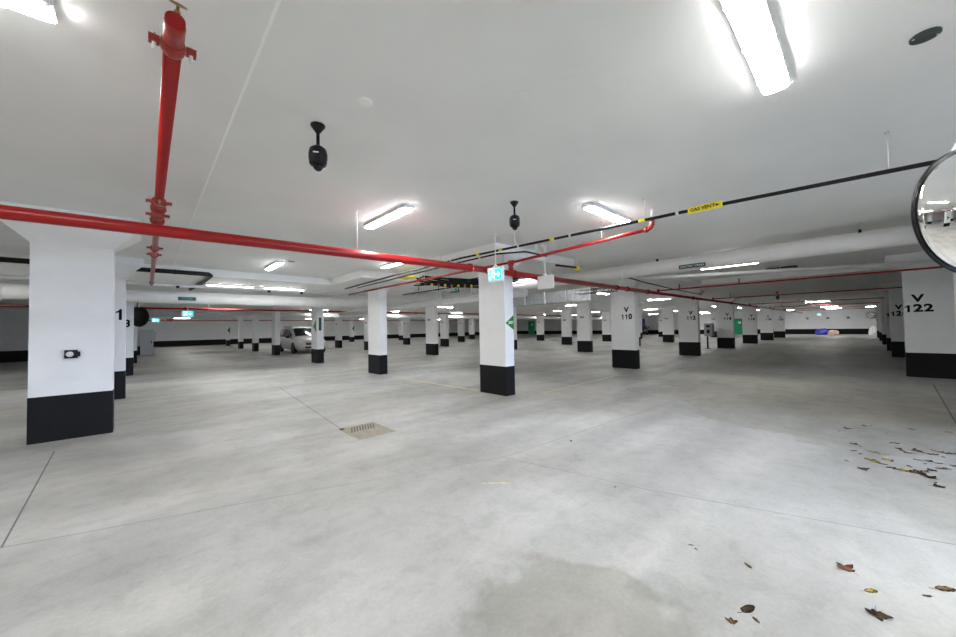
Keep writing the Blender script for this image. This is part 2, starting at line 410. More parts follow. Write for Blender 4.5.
# ---------------------------------------------------------------- ceiling lights
def make_light(label, n=1.27):
    t = thing('ceiling_light', label, 'ceiling light', (0, 0, 0), 'white ceiling lights')
    h = n / 2
    bm = box(new(), -h, -.080, -.066, h, .080, 0)
    bmesh.ops.bevel(bm, geom=list(bm.edges), offset=.01, segments=2, affect='EDGES'); obj('housing', bm, 'house', t)
    bm = new(); rings = []                        # rounded diffuser, tapered at both ends
    for x, s in ((-h + .004, .3), (-h + .03, .8), (-h + .07, 1), (h - .07, 1), (h - .03, .8), (h - .004, .3)):
        ring = []
        for k in range(13):
            a = math.pi * k / 12
            ring.append(bm.verts.new((x, -.076 * math.cos(a) * (.7 + .3 * s), -.064 - .020 * s * math.sin(a) ** 1.6)))
        rings.append(ring)
    for A, B in zip(rings, rings[1:]):
        for k in range(12): bm.faces.new((A[k], A[k + 1], B[k + 1], B[k])).smooth = True
        bm.faces.new((A[12], A[0], B[0], B[12]))
    bm.faces.new(rings[0]); bm.faces.new(rings[-1][::-1])
    df = obj('diffuser', bm, 'diff', t)
    for x in (-h * .7, 0, h * .7):
        for s in (-1, 1):
            bm = new(); box(bm, x - .015, s * .082 - .003, -.07, x + .015, s * .082 + .003, -.04)
            obj('clip', bm, 'steel', df)
    return t
L0 = make_light('brightest big ceiling light at top right of the picture')
L0.location = (2.72, .38, CZ)
def light(x, y, z, along, label): return dup(L0, (x, y, z), 0 if along == 'x' else math.pi / 2, label)
light(-1.0, 2.86, CZ, 'x', 'white ceiling light cut off by the top left corner')
light(2.69, 4.92, CZ, 'y', 'ceiling light left of centre, above the red main pipe')
light(5.22, 2.62, CZ, 'x', 'ceiling light right of centre, crossed by the gas vent pipe')
light(2.42, 10.4, CZ, 'y', 'ceiling light above left, in front of the lower slab edge')
light(4.75, 8.3, CZ, 'y', 'ceiling light just behind the red main pipe, left of the exit sign')
gl = light(11.0, 2.35, CZ - .2, 'y', 'rod-hung light behind the thick white pipe, near its teal label')
for q in (-.4, .4):
    o_ = obj('hanger_rod', tube(new(), [(q, 0, -.01), (q, 0, .2)], .006, 8), 'steel', None); o_.location = (q, 0, -.01); o_.parent = gl
light(-3.3, 14.05, LZ, 'x', 'ceiling light seen left of the nearest large pillar')
light(2.0, 14.05, LZ, 'x', 'ceiling light above the white pipe, right of the black pipe bend')
light(3.6, 14.05, LZ, 'x', 'ceiling light above the white pipe, over the parked minivan')
ROWY = {8.2: 'in the first bay', 14: 'in the second bay', 20: 'in the third bay', 27: 'in the fourth bay', 34: 'in the fifth bay', 41: 'in the sixth bay', 48: 'in the last bay'}
COLX = [(9.2, 'between the middle pillar row and V 110 row'), (15.4, 'between V 110 and V 112 rows'), (22.2, 'between V 112 and V 114 rows'), (29.0, 'between V 114 and V 116 rows'),
        (35.8, 'between V 116 and V 118 rows'), (42.6, 'between V 118 and V 120 rows'), (52, 'beyond the V 120 row')]
for y, ny in ROWY.items():
    for i, (x, nx) in enumerate(COLX):
        if y > 30 and i > 3 and (i + int(y)) % 2: continue
        light(x, y, CZ if (x < 11 and y < 12) else LZ, 'x' if (i + int(y)) % 2 else 'y', 'ceiling light %s back, %s' % (ny, nx))
for x, n in ((36, 'V 116'), (49.5, 'V 120'), (56.5, 'the far wall')):
    light(x, 2.3, LZ, 'y', 'ceiling light over the right-hand aisle, nearest to %s' % n)
for x, y, n in ((56.5, 6.2, 'just left of the blue tarpaulin'), (54.5, -.8, 'at the end of the right pillar row'), (57.5, 15, 'near the far wall, by the green door')):  # extra lights added to brighten the far right wall
    light(x, y, LZ, 'y', 'far ceiling light added for fill %s' % n)
for x, y, n in ((2.6, 21.5, 'third bay'), (2.6, 29, 'fourth bay'), (2.6, 38, 'fifth bay'), (2.6, 47, 'last bay')):
    light(x, y, LZ, 'x', 'ceiling light in the left aisle, %s back' % n)
for x, y, n in ((-6, 4, 'left of the camera'), (-3.6, 1.2, 'added for fill beside the camera at left'), (-6, 21, 'behind the left pillar row'), (-4, -3.5, 'left behind the camera'), (1.6, -5.5, 'behind the camera'), (-1.5, -13, 'far behind the camera'), (-6.5, -9, 'left of the pillars behind the camera'), (-6, -17, 'at the rear of the garage'),  # the one beside the camera is unseen, added to brighten the left pillar
  (3.9, -2.0, 'added for fill just beyond the right picture edge'), (.6, -2.2, 'added for fill straight behind the camera'), (3.6, -4.6, 'added for fill right behind the camera'), (-1.6, -1.0, 'added for fill nearest behind the camera'), (-5.2, -1.2, 'added for fill far left behind the camera'), (-3.0, -6.6, 'added for fill in the second bay behind the camera'), (4.0, -7.4, 'added for fill next to the ramp opening'),  # unseen lamps added out of frame to lift the ambient level
  (-4.2, 5.6, 'added for fill outside the left picture edge')):  # likewise unseen, added as ambient fill from the left
    light(x, y, CZ if y < 12 else LZ, 'y', 'ceiling light %s, reflected in the mirror' % n if y < 0 else 'ceiling light %s' % n)

# ---------------------------------------------------------------- pipes
def rods(parent, pts, r=.005, m='steel', zt=CZ):
    for x, y, z in pts:
        top = CZ if (y < 12.25 and x < 11.2) or (y < 4.35 and x < 16.2) else LZ
        if 5.25 < x < 8.2 and 5.1 < y < 7.4: top = 3.04
        bm = tube(new(), [(x, y, z), (x, y, top)], r, 8)
        lathe(bm, [(0, 0), (.02, 0), (.02, .012), (0, .012)], (x, y, top - .012), (0, 0, 1), 10)
        obj('hanger_rod', bm, m, parent)
def ring(parent, org, axis, r, wd, m='redc', name='coupling', ears=False):
    bm = lathe(new(), [(r * .7, -wd / 2), (r, -wd / 2), (r * 1.05, -wd / 4), (r * 1.05, wd / 4), (r, wd / 2), (r * .7, wd / 2)], org, axis, 20)
    c = obj(name, bm, m, parent)
    if ears:
        u = Vector(axis).cross(Vector((0, 0, 1))).normalized(); o = Vector(org)
        for s in (-1, 1):
            e = o + u * s * (r + .022)
            b2 = new(); e0 = Vector(e)
            box(b2, *(e0 - Vector((.02, .02, .014))), *(e0 + Vector((.02, .02, .014)))); obj('bolt_ear', b2, m, c)
            obj('bolt', tube(new(), [e0 - Vector((0, 0, .05)), e0 + Vector((0, 0, .03))], .008, 8), 'steel', c)
    return c
# red sprinkler main along X
MY, MZ = 5.0, 2.63
mp = thing('sprinkler_main_pipe', 'thick red sprinkler main pipe running across the whole ceiling', 'pipe', (0, MY, MZ))
obj('pipe_run', tube(new(), [(-9, MY, MZ - .17), (-1, MY, MZ - .065), (4.5, MY, MZ), (12.5, MY, MZ)], .062, 24), 'red', mp)
obj('pipe_run', tube(new(), [(12.5, MY, MZ), (58, MY, MZ + .0)], .052, 16), 'red', mp)
for x in (-5.2, 4.45, 4.95, 5.7, 10.3, 11.0, 12.6, 17.4, 24, 30.8, 37.4, 44): ring(mp, (x, MY, MZ), (1, 0, 0), .076, .09, 'red', ears=(x in (4.45, 4.95)))
rods(mp, [(x, MY, MZ + .04) for x in (-2.6, 2.25, 9.4, 15.8, 22.5, 29.3)])
# branch A, along Y over the near left
bA = thing('sprinkler_branch_pipe', 'thin red sprinkler pipe with brass head hanging near the top left', 'pipe', (.085, 5, 2.86))
obj('pipe_run', tube(new(), [(.085, 2.02, 2.88), (.085, 6.0, 2.86), (.085, 13.2, 2.84)], .036, 20), 'red', bA)
ring(bA, (.085, 2.22, 2.88), (0, 1, 0), .046, .055, ears=True)
obj('end_cap', lathe(new(), [(0, 0), (.035, 0), (.04, .03), (.04, .14), (0, .14)], (.085, 2.03, 2.88), (0, 1, 0)), 'redc', bA)
def head(parent, x, y, z, up=-1):
    h = obj('sprinkler_head', lathe(new(), [(0, 0), (.012, 0), (.012, .03), (.006, .035), (.006, .06), (0, .06)], (x, y, z), (0, 0, up), 10), 'brass', parent, 'brass sprinkler head')
    bm = lathe(new(), [(0, 0), (.012, 0), (.036, .002), (.036, .004), (0, .006)], (x, y, z + up * .06), (0, 0, up), 14); obj('deflector', bm, 'brass', h)
    return h
hh = obj('sprinkler_head', lathe(new(), [(0, 0), (.012, 0), (.012, .03), (.006, .035), (.006, .05), (0, .05)], (.09, 2.06, 2.915), (.1, -.3, 1), 10), 'brass', bA, 'brass sprinkler head')
obj('deflector', lathe(new(), [(0, 0), (.012, 0), (.034, .002), (.034, .005), (0, .007)], (.095, 2.045, 2.967), (.1, -.5, 1), 14), 'brass', hh)
for y, r in ((4.95, .06), (5.2, .065), (5.5, .062), (5.75, .066), (7.66, .056), (8.3, .056), (12.9, .05)):
    ring(bA, (.085, y, 2.862), (0, 1, 0), r, .045, 'redc', ears=(y in (4.95, 5.5, 7.66, 8.3)))
head(bA, .085, 4.72, 2.83)
rods(bA, [(.085, 3.0, 2.9), (.085, 9.5, 2.89)])
# branch B
bX = 5.6
bB = thing('sprinkler_branch_pipe', 'thin red branch pipe right of centre ending in an upturned elbow', 'pipe', (bX, 5, 2.85))
obj('pipe_run', tube(new(), [(bX, 13.2, 2.84), (bX, 11, 2.85), (bX, 4.77, 2.86), (bX, 2.2, 2.955)], .027, 16), 'red', bB)
el = [(bX, 2.22 - .09 * math.sin(a), 2.955 + .09 * (1 - math.cos(a))) for a in [math.pi / 2 * k / 6 for k in range(7)]] + [(bX, 2.13, 3.1)]
obj('elbow', tube(new(), el, .034, 16), 'redc', bB)
ring(bB, (bX, 2.22, 2.957), (0, 1, 0), .043, .04)
obj('elbow_stub', tube(new(), [(bX, 2.13, 3.09), (bX, 2.13, CZ)], .022, 12), 'steel', bB)
obj('riser', tube(new(), [(bX, 5.0, MZ + .05), (bX, 5.0, 2.85)], .04, 16), 'redc', bB)
for z in (MZ + .1, MZ + .17): ring(bB, (bX, 5.0, z), (0, 0, 1), .056, .03)
ring(bB, (bX, 5.0, 2.86), (0, 1, 0), .045, .14)
rods(bB, [(bX, 2.95, 2.95), (bX, 8.2, 2.86)])
# red branches of the right-hand aisle
for i, x in enumerate((13.5, 20.4, 28.6, 36.0, 43.2, 50.5)):
    b = thing('sprinkler_branch_pipe', ['nearest red branch pipe crossing the right-hand aisle in front of V 122', 'second red branch pipe across the right-hand aisle', 'third red branch pipe across the right-hand aisle',
        'fourth red branch pipe across the right-hand aisle', 'fifth red branch pipe across the right-hand aisle', 'sixth red branch pipe across the right-hand aisle'][i], 'pipe', (x, 5, 2.7), 'red branch pipes of the right-hand aisle')
    obj('pipe_run', tube(new(), [(x, -7.5, 2.72), (x, 5.0, 2.72)], .024, 12), 'red', b)
    obj('riser', tube(new(), [(x, 5.0, MZ), (x, 5.0, 2.78)], .04, 12), 'redc', b)
    for y in (2.6, 4.3): obj('upright_head', tube(new(), [(x, y, 2.73), (x, y, 2.9)], .018, 10), 'redc', b)
    rods(b, [(x, 1.6, 2.74), (x, -2.6, 2.74)])
# red line and white pipe further back, along X
rx = thing('sprinkler_main_pipe', 'long straight red pipe in the background, just above a white pipe', 'pipe', (0, 21.6, 2.64))
obj('pipe_run', tube(new(), [(-13, 21.6, 2.62), (54, 21.6, 2.64)], .045, 12), 'red', rx)
for x in (1.3, 7.5, 14, 22, 30): ring(rx, (x, 21.6, 2.63), (1, 0, 0), .065, .12, 'red')
rods(rx, [(x, 21.6, 2.67) for x in (-4, 2.2, 9, 16, 24)])
rx = thing('sprinkler_branch_pipe', 'thin red pipe high in front of the back wall at left', 'pipe', (0, 40, 2.62))
obj('pipe_run', tube(new(), [(-.9, 40, 2.55), (34, 40, 2.6)], .035, 10), 'red', rx)
obj('valve', box(new(), 1.2, 39.93, 2.5, 1.6, 40.07, 2.7), 'redc', rx)
rods(rx, [(x, 40, 2.6) for x in (3, 14, 27)])
wp = thing('white_drain_pipe', 'long white pipe in the background, below the far red pipe', 'pipe', (0, 27.6, 2.6))
obj('pipe_run', tube(new(), [(-.3, 27.6, 2.62), (56, 27.6, 2.62)], .17, 20), 'wpipe', wp)
rods(wp, [(x, 27.6, 2.75) for x in (3, 14, 27)])
# big white pipe along X with teal label
wx = thing('white_drain_pipe', 'thick white pipe at left crossing above pillars, with small teal label', 'pipe', (0, 15.9, 2.68))
obj('pipe_run', tube(new(), [(-13, 15.9, 2.74), (5.6, 15.9, 2.71), (6.7, 15.7, 2.73), (8.0, 14.5, 2.80), (9.28, 12.15, 2.85)], .215, 28), 'wpipe', wx)
for x in (-2.9, 3.7, 5.5): ring(wx, (x, 15.9, 2.71), (1, 0, 0), .222, .06, 'wpipe', 'joint_band')
o = obj('pipe_label', box(new(), .76, 15.675, 2.60, 1.24, 15.685, 2.72), 'teal', wx, 'small teal drain label')
text('label_lettering', 'STORM', (1.0, 15.672, 2.66), .09, '-y', 'tealb', o, .001)
rods(wx, [(x, 15.9, 2.85) for x in (-4.4, 1.9, 4.8)])
for x, n in ((2.55, ''), (2.95, '')): obj('rivet', lathe(new(), [(0, 0), (.03, 0), (.03, .02), (0, .02)], (x, 15.69, 2.64), (0, -1, 0), 10), 'steel', wx)
# white pipe along Y
PX, PZ = 9.3, 2.92
wy = thing('white_drain_pipe', 'thick white pipe running from right foreground into the middle, teal label on side', 'pipe', (PX, 3, PZ))
obj('pipe_run', tube(new(), [(PX - .12, -8, PZ), (PX, 2, PZ), (PX, 12.1, PZ)], .172, 28), 'wpipe', wy)
for y in (-2.2, 4.3, 10.2): ring(wy, (PX - .01, y, PZ), (0, 1, 0), .180, .05, 'wpipe', 'joint_band')
o = obj('pipe_label', box(new(), PX - .182, 2.36, 2.785, PX - .172, 2.90, 2.875), 'teal', wy, 'teal drain label with pale lettering')
text('label_lettering', 'SANITARY DRAIN', (PX - .184, 2.63, 2.83), .062, '-x', 'inkw', o, .0)
o = obj('pipe_label', box(new(), PX - .182, 10.9, 2.93, PX - .165, 11.5, 3.01), 'tealb', wy, 'bright teal label')
for y in (.0, 3.4, 6.6, 11.2):
    rods(wy, [(PX, y, PZ + .16)])
    obj('clamp_nut', box(new(), PX - .14, y - .02, PZ + .13, PX - .09, y + .02, PZ + .19), 'black', wy)
wz = thing('white_drain_pipe', 'second white pipe in the middle background, beneath the labelled white pipe', 'pipe', (8.2, 12, 2.5))
obj('pipe_run', tube(new(), [(8.25, 6.8, 2.52), (8.2, 11, 2.49), (8.2, 14.5, 2.44), (8.2, 20.5, 2.42)], .12, 24), 'wpipe', wz)
rods(wz, [(8.2, y, 2.6) for y in (8.2, 12.8, 18)])
bc = thing('black_conduit', 'thin black conduit running above the white pipe in the middle', 'conduit', (7.0, 9, 2.86))
obj('pipe_run', tube(new(), [(8.08, 6.3, 2.98), (8.05, 12.0, 2.97), (8.05, 13.4, 2.97)], .024, 10), 'blackp', bc)
rods(bc, [(8.05, y, 2.98) for y in (7.6, 10, 13)])
bc = thing('black_conduit', 'thin dark conduit dipping across in front of V 110 and V 112', 'conduit', (11, 5, 2.8))
obj('pipe_run', tube(new(), [(9.62, 4.62, 2.92), (11.6, 4.75, 2.87), (14.5, 4.85, 2.83), (18, 4.85, 2.8)], .018, 10), 'blackp', bc)
rods(bc, [(10.9, 4.72, 2.88), (15.5, 4.85, 2.84)])
wn = thing('white_conduit', 'slim white pipe under the right ceiling, beneath the thick white pipe', 'conduit', (13, 1.5, 2.95))
obj('pipe_run', tube(new(), [(10.9, 5.1, 2.95), (11.56, 4.1, 2.95), (14.4, -1.2, 2.95), (16.0, -4.5, 2.95)], .05, 14), 'wpipe', wn)
rods(wn, [(12.2, 2.9, 2.97), (13.8, -.1, 2.97)])
# gas vent pipe
GX = 5.04
gp = [(GX, -5, 2.86), (GX, -.49, 2.875), (GX, 1.3, 2.935), (GX, 2.08, 2.95), (GX, 5.9, 3.03), (GX - .02, 8.5, 3.0), (GX, 12.2, 2.93)]
gs = thing('gas_vent_pipe', 'black gas vent pipe with yellow labels running along the ceiling', 'pipe', (GX, 2, 2.9))
obj('pipe_run', tube(new(), gp, .021, 14), 'blackp', gs)
def gz(y):
    for (a, b) in zip(gp, gp[1:]):
        if a[1] <= y <= b[1]: return a[2] + (b[2] - a[2]) * (y - a[1]) / (b[1] - a[1])
for y in (-.56, 2.05, 3.55, 4.75, 5.4, 7.0, 7.9, 10.2):
    ring(gs, (GX, y, gz(y)), (0, 1, 0), .0245, .09, 'yellow', 'yellow_band')
for y in (1.6, 3.2, 4.3, 6.3, 8.6): ring(gs, (GX, y, gz(y)), (0, 1, 0), .026, .035, 'steel', 'joint_sleeve')
rods(gs, [(GX, y, gz(y) + .02) for y in (-.2, 2.02, 4.4, 6.7, 9.4)], .005)
lb = obj('gas_vent_label', box(new(), GX - .030, 1.10, 2.888, GX - .022, 1.47, 2.968), 'yellow', gs, 'yellow gas vent label with arrow')
text('label_lettering', 'GAS VENT', (GX - .032, 1.31, 2.928), .058, '-x', 'ink', lb, .0015)
obj('arrow', poly(new(), [(GX - .032, y, z) for y, z in ((1.165, 2.933), (1.165, 2.943), (1.125, 2.928), (1.165, 2.913), (1.165, 2.923), (1.185, 2.923), (1.185, 2.933))], (-.001, 0, 0)), 'ink', lb)
g2 = thing('gas_vent_pipe', 'short black pipe beside the gas vent pipe, ending above the exit sign', 'pipe', (5.2, 6, 2.98))
obj('pipe_run', tube(new(), [(5.16, 11.5, 2.9), (5.16, 6.2, 2.98), (5.2, 5.0, 2.99), (5.6, 4.6, 3.02), (6.3, 4.6, 3.02)], .017, 10), 'blackp', g2)
for y in (6.0, 5.5): ring(g2, (5.18, y, 2.985), (0, 1, 0), .021, .06, 'yellow', 'yellow_band')
rods(g2, [(5.16, 7.3, 2.98), (5.95, 4.6, 3.02)])
# black pipe beneath the big pipe: stubby piece with yellow end right of centre
st = thing('black_valve_pipe', 'short black pipe with yellow valve beside the thick white pipe', 'valve', (7.0, 4.2, 2.9))
obj('pipe_run', tube(new(), [(7.15, 4.95, 2.96), (7.85, 4.82, 2.96)], .024, 10), 'blackp', st)
vv = obj('valve', lathe(new(), [(0, 0), (.04, 0), (.05, .03), (.04, .08), (0, .08)], (7.83, 4.82, 2.96), (1, -.2, 0), 12), 'yellow', st)
obj('valve_handle', box(new(), 7.86, 4.70, 2.89, 7.9, 4.92, 2.91), 'yellow', vv)
rods(st, [(7.88, 4.8, 2.98)])
# U-shaped black pipe at left
ub = thing('black_bent_pipe', 'thick black pipe turning a square corner under the left ceiling', 'pipe', (0, 9.7, 2.8))
obj('pipe_run', tube(new(), [(-9, 11.58, 3.02), (1.0, 11.6, 3.02), (1.17, 11.62, 3.02), (1.24, 11.8, 3.01), (1.2, 13.0, 2.98), (1.07, 15.4, 2.97)], .055, 16), 'blackp', ub)
rods(ub, [(.6, 11.6, 3.06), (-3.2, 11.58, 3.06)])
for x in (.5, ): ring(ub, (x, 11.6, 3.02), (1, 0, 0), .058, .05, 'blackp')
# thin white pipes in the second bay
wt = thing('white_conduit', 'thin white pipe under the left ceiling behind the black pipe corner', 'pipe', (0, 13.3, 2.85))
obj('pipe_run', tube(new(), [(-9, 13.3, 2.86), (6.6, 13.3, 2.86)], .045, 14), 'wpipe', wt)
rods(wt, [(x, 13.3, 2.9) for x in (-3.6, 2.4, 4.3)])
for x in (.6, 2.9, 3.9): obj('black_clamp', box(new(), x, 13.2, 2.78, x + .07, 13.3, 2.84), 'black', wt)
# bundle of black hoses and valves left of the middle pillar
hb = thing('hose_manifold', 'tangle of black hoses and yellow valves under the ceiling left of the middle pillar', 'hoses', (6, 7.3, 2.85))
for k in range(16):
    pts = []; ox, oz = .075 * (k % 8), 2.76 + .017 * k
    for j in range(15):
        u = j / 14; a = math.pi * .5 * u
        pts.append((5.76 + .08 * (k % 4) + (2.0 - ox * .6) * math.sin(a), 6.6 + ox + (2.1 - .1 * (k % 5)) * math.cos(a), oz + .05 * math.sin(math.pi * u * 2 + k)))
    obj('hose', tube(new(), pts, .019, 8), 'blackp', hb)
for k in range(9):
    x, y = 5.78 + .15 * k, 8.75 - .12 * k
    v = obj('valve', lathe(new(), [(0, 0), (.03, 0), (.04, .025), (.03, .06), (0, .06)], (x, y, 2.83 - .01 * k), (0, 0, -1), 10), 'yellow' if k % 2 == 0 else 'brass', hb)
    obj('drop_tube', tube(new(), [(x, y, 2.78), (x, y, 2.60)], .011, 8), 'steel' if k % 3 else 'blackp', hb)
obj('grip_label', box(new(), 5.2, 8.4, 2.93, 5.5, 8.9, 2.97), 'yellow', hb)
rods(hb, [(5.4, 7.9, 2.85), (6.6, 7.0, 2.85)])
# galvanised duct
dc = thing('ventilation_duct', 'grey galvanised rectangular duct behind the blank hanging sign', 'duct', (11.9, 9, 2.5))
bm = box(new(), 11.6, 6.6, 2.42, 12.0, 10.8, 2.86)
obj('duct_run', bm, 'galv', dc)
for y in (6.6, 7.6, 8.6, 9.6, 10.7): obj('flange', box(new(), 11.57, y - .02, 2.40, 12.03, y + .02, 2.88), 'steel', dc)
rods(dc, [(11.8, 7.2, 2.86), (11.8, 10.0, 2.86)])
tr = thing('cable_basket', 'dark wire basket tray hung just left of V 110', 'cable tray', (10.9, 5.6, 2.6))
bm = new()
for dx in (0, .3):
    for z in (2.58, 2.70): tube(bm, [(10.6 + dx, 6.6, z), (10.6 + dx, 5.25, z)], .01, 6)
for k in range(6): tube(bm, [(10.6, 6.6 - k * .26, 2.70), (10.6, 6.6 - k * .26, 2.58), (10.9, 6.6 - k * .26, 2.58), (10.9, 6.6 - k * .26, 2.70)], .007, 6)
obj('basket', bm, 'blackp', tr); rods(tr, [(10.6, 6.2, 2.7), (10.9, 5.3, 2.7)])

# ---------------------------------------------------------------- pendant dome cameras
def dome_camera(label):
    t = thing('security_camera', label, 'security camera', (0, 0, 0), 'black pendant dome cameras')
    obj('ceiling_mount', lathe(new(), [(0, 0), (.058, 0), (.058, -.012), (.03, -.05), (.017, -.07), (0, -.07)], (0, 0, 0), (0, 0, 1)), 'black', t)
    obj('stem', tube(new(), [(0, 0, -.06), (0, 0, -.20)], .014, 14), 'black', t)
    h = obj('camera_housing', lathe(new(), [(0, -.185), (.04, -.19), (.066, -.21), (.075, -.25), (.075, -.295), (.072, -.30), (.070, -.335), (.058, -.35), (0, -.35)], (0, 0, 0), (0, 0, 1), 28), 'black', t)
    obj('maker_badge', box(new(), -.03, -.0775, -.272, .012, -.0735, -.262), 'inkw', h, 'tiny white badge')
    obj('dome', lathe(new(), [(.042, -.345), (.04, -.365), (.028, -.386), (.012, -.395), (0, -.397)], (0, 0, 0), (0, 0, 1)), 'glass', t)
    return t
c0 = dome_camera('black pendant dome camera nearest the red sprinkler pipe, at upper left')
c0.location = (1.06, 3.11, CZ); c0.rotation_euler = (0, 0, math.radians(-25))
c1 = dup(c0, (3.76, 3.27, CZ), math.radians(-42), 'black pendant dome camera above the lit exit sign')
c2 = dup(c0, (23.2, 2.9, LZ), math.radians(-70), 'tiny distant black dome camera hanging over the right-hand aisle')

# ---------------------------------------------------------------- hanging signs
def exit_sign(label, w_=.42, h_=.28):
    """faces -X; origin at the top of the rod"""
    t = thing('exit_sign', label, 'exit sign', (0, 0, 0), 'lit exit signs')
    zc = -.75
    bm = box(new(), -.02, -w_ / 2, zc - h_ / 2, .02, w_ / 2, zc + h_ / 2)
    bmesh.ops.bevel(bm, geom=list(bm.edges), offset=.008, segments=2, affect='EDGES'); obj('sign_case', bm, 'inkw', t)
    p = obj('lit_panel', box(new(), -.026, -w_ * .38, zc - h_ * .36, -.019, w_ * .38, zc + h_ * .36), 'cyan', t, 'turquoise lit panel')
    Y = lambda u: -u * w_; Z = lambda v: zc + v * h_
    def pl(pts): return poly(new(), [(-.027, Y(a), Z(b)) for a, b in pts], (-.002, 0, 0))
    obj('divider', pl([(-.015, -.36), (.0, -.36), (.0, .36), (-.015, .36)]), 'pict', p)
    obj('arrow', pl([(.06, .05), (.18, .05), (.18, .2), (.33, 0), (.18, -.2), (.18, -.05), (.06, -.05)]), 'pict', p)
    d = obj('running_figure', pl([(-.30, -.30), (-.24, -.30), (-.19, -.08), (-.14, -.16), (-.05, -.28), (-.02, -.22), (-.10, -.05), (-.13, .02), (-.12, .10), (-.05, .03), (-.03, .08), (-.11, .2), (-.19, .2), (-.27, .08), (-.24, .05), (-.19, .11), (-.22, -.05)]), 'pict', p)
    obj('figure_head', lathe(new(), [(0, 0), (.018, 0), (.018, .002), (0, .002)], (-.027, Y(-.125), Z(.28)), (-1, 0, 0), 12), 'pict', p)
    obj('door_outline', pl([(-.36, -.34), (-.34, -.34), (-.34, .31), (-.20, .31), (-.20, .34), (-.36, .34)]), 'pict', p)
    obj('hanger_rod', tube(new(), [(0, 0, zc + h_ / 2), (0, 0, 0)], .009, 10), 'inkw', t)
    obj('rod_plate', lathe(new(), [(0, 0), (.035, 0), (.035, .02), (0, .02)], (0, 0, -.02), (0, 0, 1), 14), 'inkw', t)
    obj('rod_collar', lathe(new(), [(0, 0), (.05, 0), (.03, .03), (.012, .05), (0, .05)], (0, 0, zc + h_ / 2), (0, 0, 1), 14), 'inkw', t)
    return t
s1 = exit_sign('lit turquoise exit sign with running figure and arrow before the middle pillar'); s1.location = (4.82, 4.69, CZ)
def far_sign(x, y, label, rz=-1.2):
    o = dup(s1, (x, y, LZ), rz, label); return o
far_sign(1.25, 19.3, 'small lit exit sign hanging below the white pipe at left', math.pi / 2 * -1 + 3.1416)
far_sign(.38, 29.5, 'farther lit exit sign beside the round black mirror back', math.pi / 2 * -1 + 3.1416)
far_sign(54, 3.3, 'distant lit exit sign before the far right wall', 0)
bs = thing('hanging_sign', 'blank white back of a hanging sign right of the middle pillar', 'sign', (6.41, 4.72, CZ), 'hanging signs')
bm = box(new(), 6.39, 4.50, 2.325, 6.43, 4.93, 2.62); bmesh.ops.bevel(bm, geom=list(bm.edges), offset=.008, segments=2, affect='EDGES')
obj('sign_case', bm, 'wpipe', bs); obj('hanger_rod', tube(new(), [(6.41, 4.72, 2.62), (6.41, 4.72, CZ)], .009, 10), 'inkw', bs)
obj('rod_collar', lathe(new(), [(0, 0), (.05, 0), (.03, .03), (.012, .05), (0, .05)], (6.41, 4.72, 2.62), (0, 0, 1), 14), 'inkw', bs)
obj('rod_plate', lathe(new(), [(0, 0), (.035, 0), (.035, .02), (0, .02)], (6.41, 4.72, CZ - .02), (0, 0, 1), 14), 'inkw', bs)

# small ceiling fittings
o = obj('ceiling_cover_plate', lathe(new(), [(0, 0), (.065, 0), (.065, .012), (0, .012)], (3.5, -.31, CZ - .012), (0, 0, 1), 28), 'grey', None)
tag(o, 'round dark cover plate with two screws on the ceiling at top right', 'cover plate'); o.data.materials[0] = M['teal'].copy(); o.data.materials[0].node_tree.nodes['Principled BSDF'].inputs['Base Color'].default_value = (.035, .05, .05, 1)
for a in (2.0, 5.15): obj('screw', lathe(new(), [(0, 0), (.006, 0), (.006, .003), (0, .003)], (3.5 + .054 * math.cos(a), -.31 + .054 * math.sin(a), CZ - .015), (0, 0, 1), 8), 'steel', o)
o = obj('ceiling_box_cover', lathe(new(), [(.03, 0), (.06, 0), (.06, .008), (.03, .008)], (1.22, 2.55, CZ - .008), (0, 0, 1), 10), 'plaster', None)
tag(o, 'pale round blanking ring on the ceiling near the first dome camera', 'cover plate')
obj('blank_plate', lathe(new(), [(0, 0), (.032, 0), (.032, .004), (0, .004)], (1.22, 2.55, CZ - .004), (0, 0, 1), 10), 'slab', o)
o = obj('ceiling_box_cover', lathe(new(), [(.05, 0), (.08, 0), (.08, .012), (.05, .012)], (2.66, 9.73, CZ - .012), (0, 0, 1), 14), 'grey', None)
tag(o, 'small grey ring on the ceiling beside a distant ceiling light', 'cover plate')
o = obj('ceiling_vent_slot', box(new(), 14.6, 1.35, CZ - .05, 15.0, 2.1, CZ), 'black', None); tag(o, 'narrow black slot vent on the ceiling over the right-hand aisle', 'vent')

# ---------------------------------------------------------------- convex mirrors
def convex_mirror(label, loc, n, R, front=False, arm=None):
    n = Vector(n).normalized(); t = thing('convex_mirror', label, 'mirror', loc, 'convex traffic mirrors'); loc = Vector(loc)
    k = (1.45 if front else 1.55) * R; prof = []                       # spherical cap
    for j in range(13):
        r = R * (1 - j / 12); prof.append((r, math.sqrt(k * k - r * r) - math.sqrt(k * k - R * R)))
    prof[-1] = (0, prof[-1][1])
    obj('mirror_dome', lathe(new(), prof, loc, n, 64), 'mirror', t)
    obj('rim', lathe(new(), [(R - .003, -.008), (R + .003, -.008), (R + .006, 0), (R + .003, .007), (R - .003, .007), (R - .005, .002)], loc, n, 64), 'black', t)
    obj('back_shell', lathe(new(), [(R * .98, -.002), (R * .85, -.02), (R * .5, -.05), (0, -.06)], loc, n, 40), 'black', t)
    if arm:
        b = loc - n * .06; up = Vector((0, 0, R))
        obj('bracket', tube(new(), [b + up * .8, b - n * .05 + up * .95, Vector(arm)], .02, 12), 'steel' if front else 'black', t)
    return t
fw = Vector(MM[1])
convex_mirror('large round convex mirror with black rim at the right edge', (3.69, -.485, 2.155), (-fw.x, -fw.y, -fw.z), .388, True, arm=(3.9, -.75, CZ))
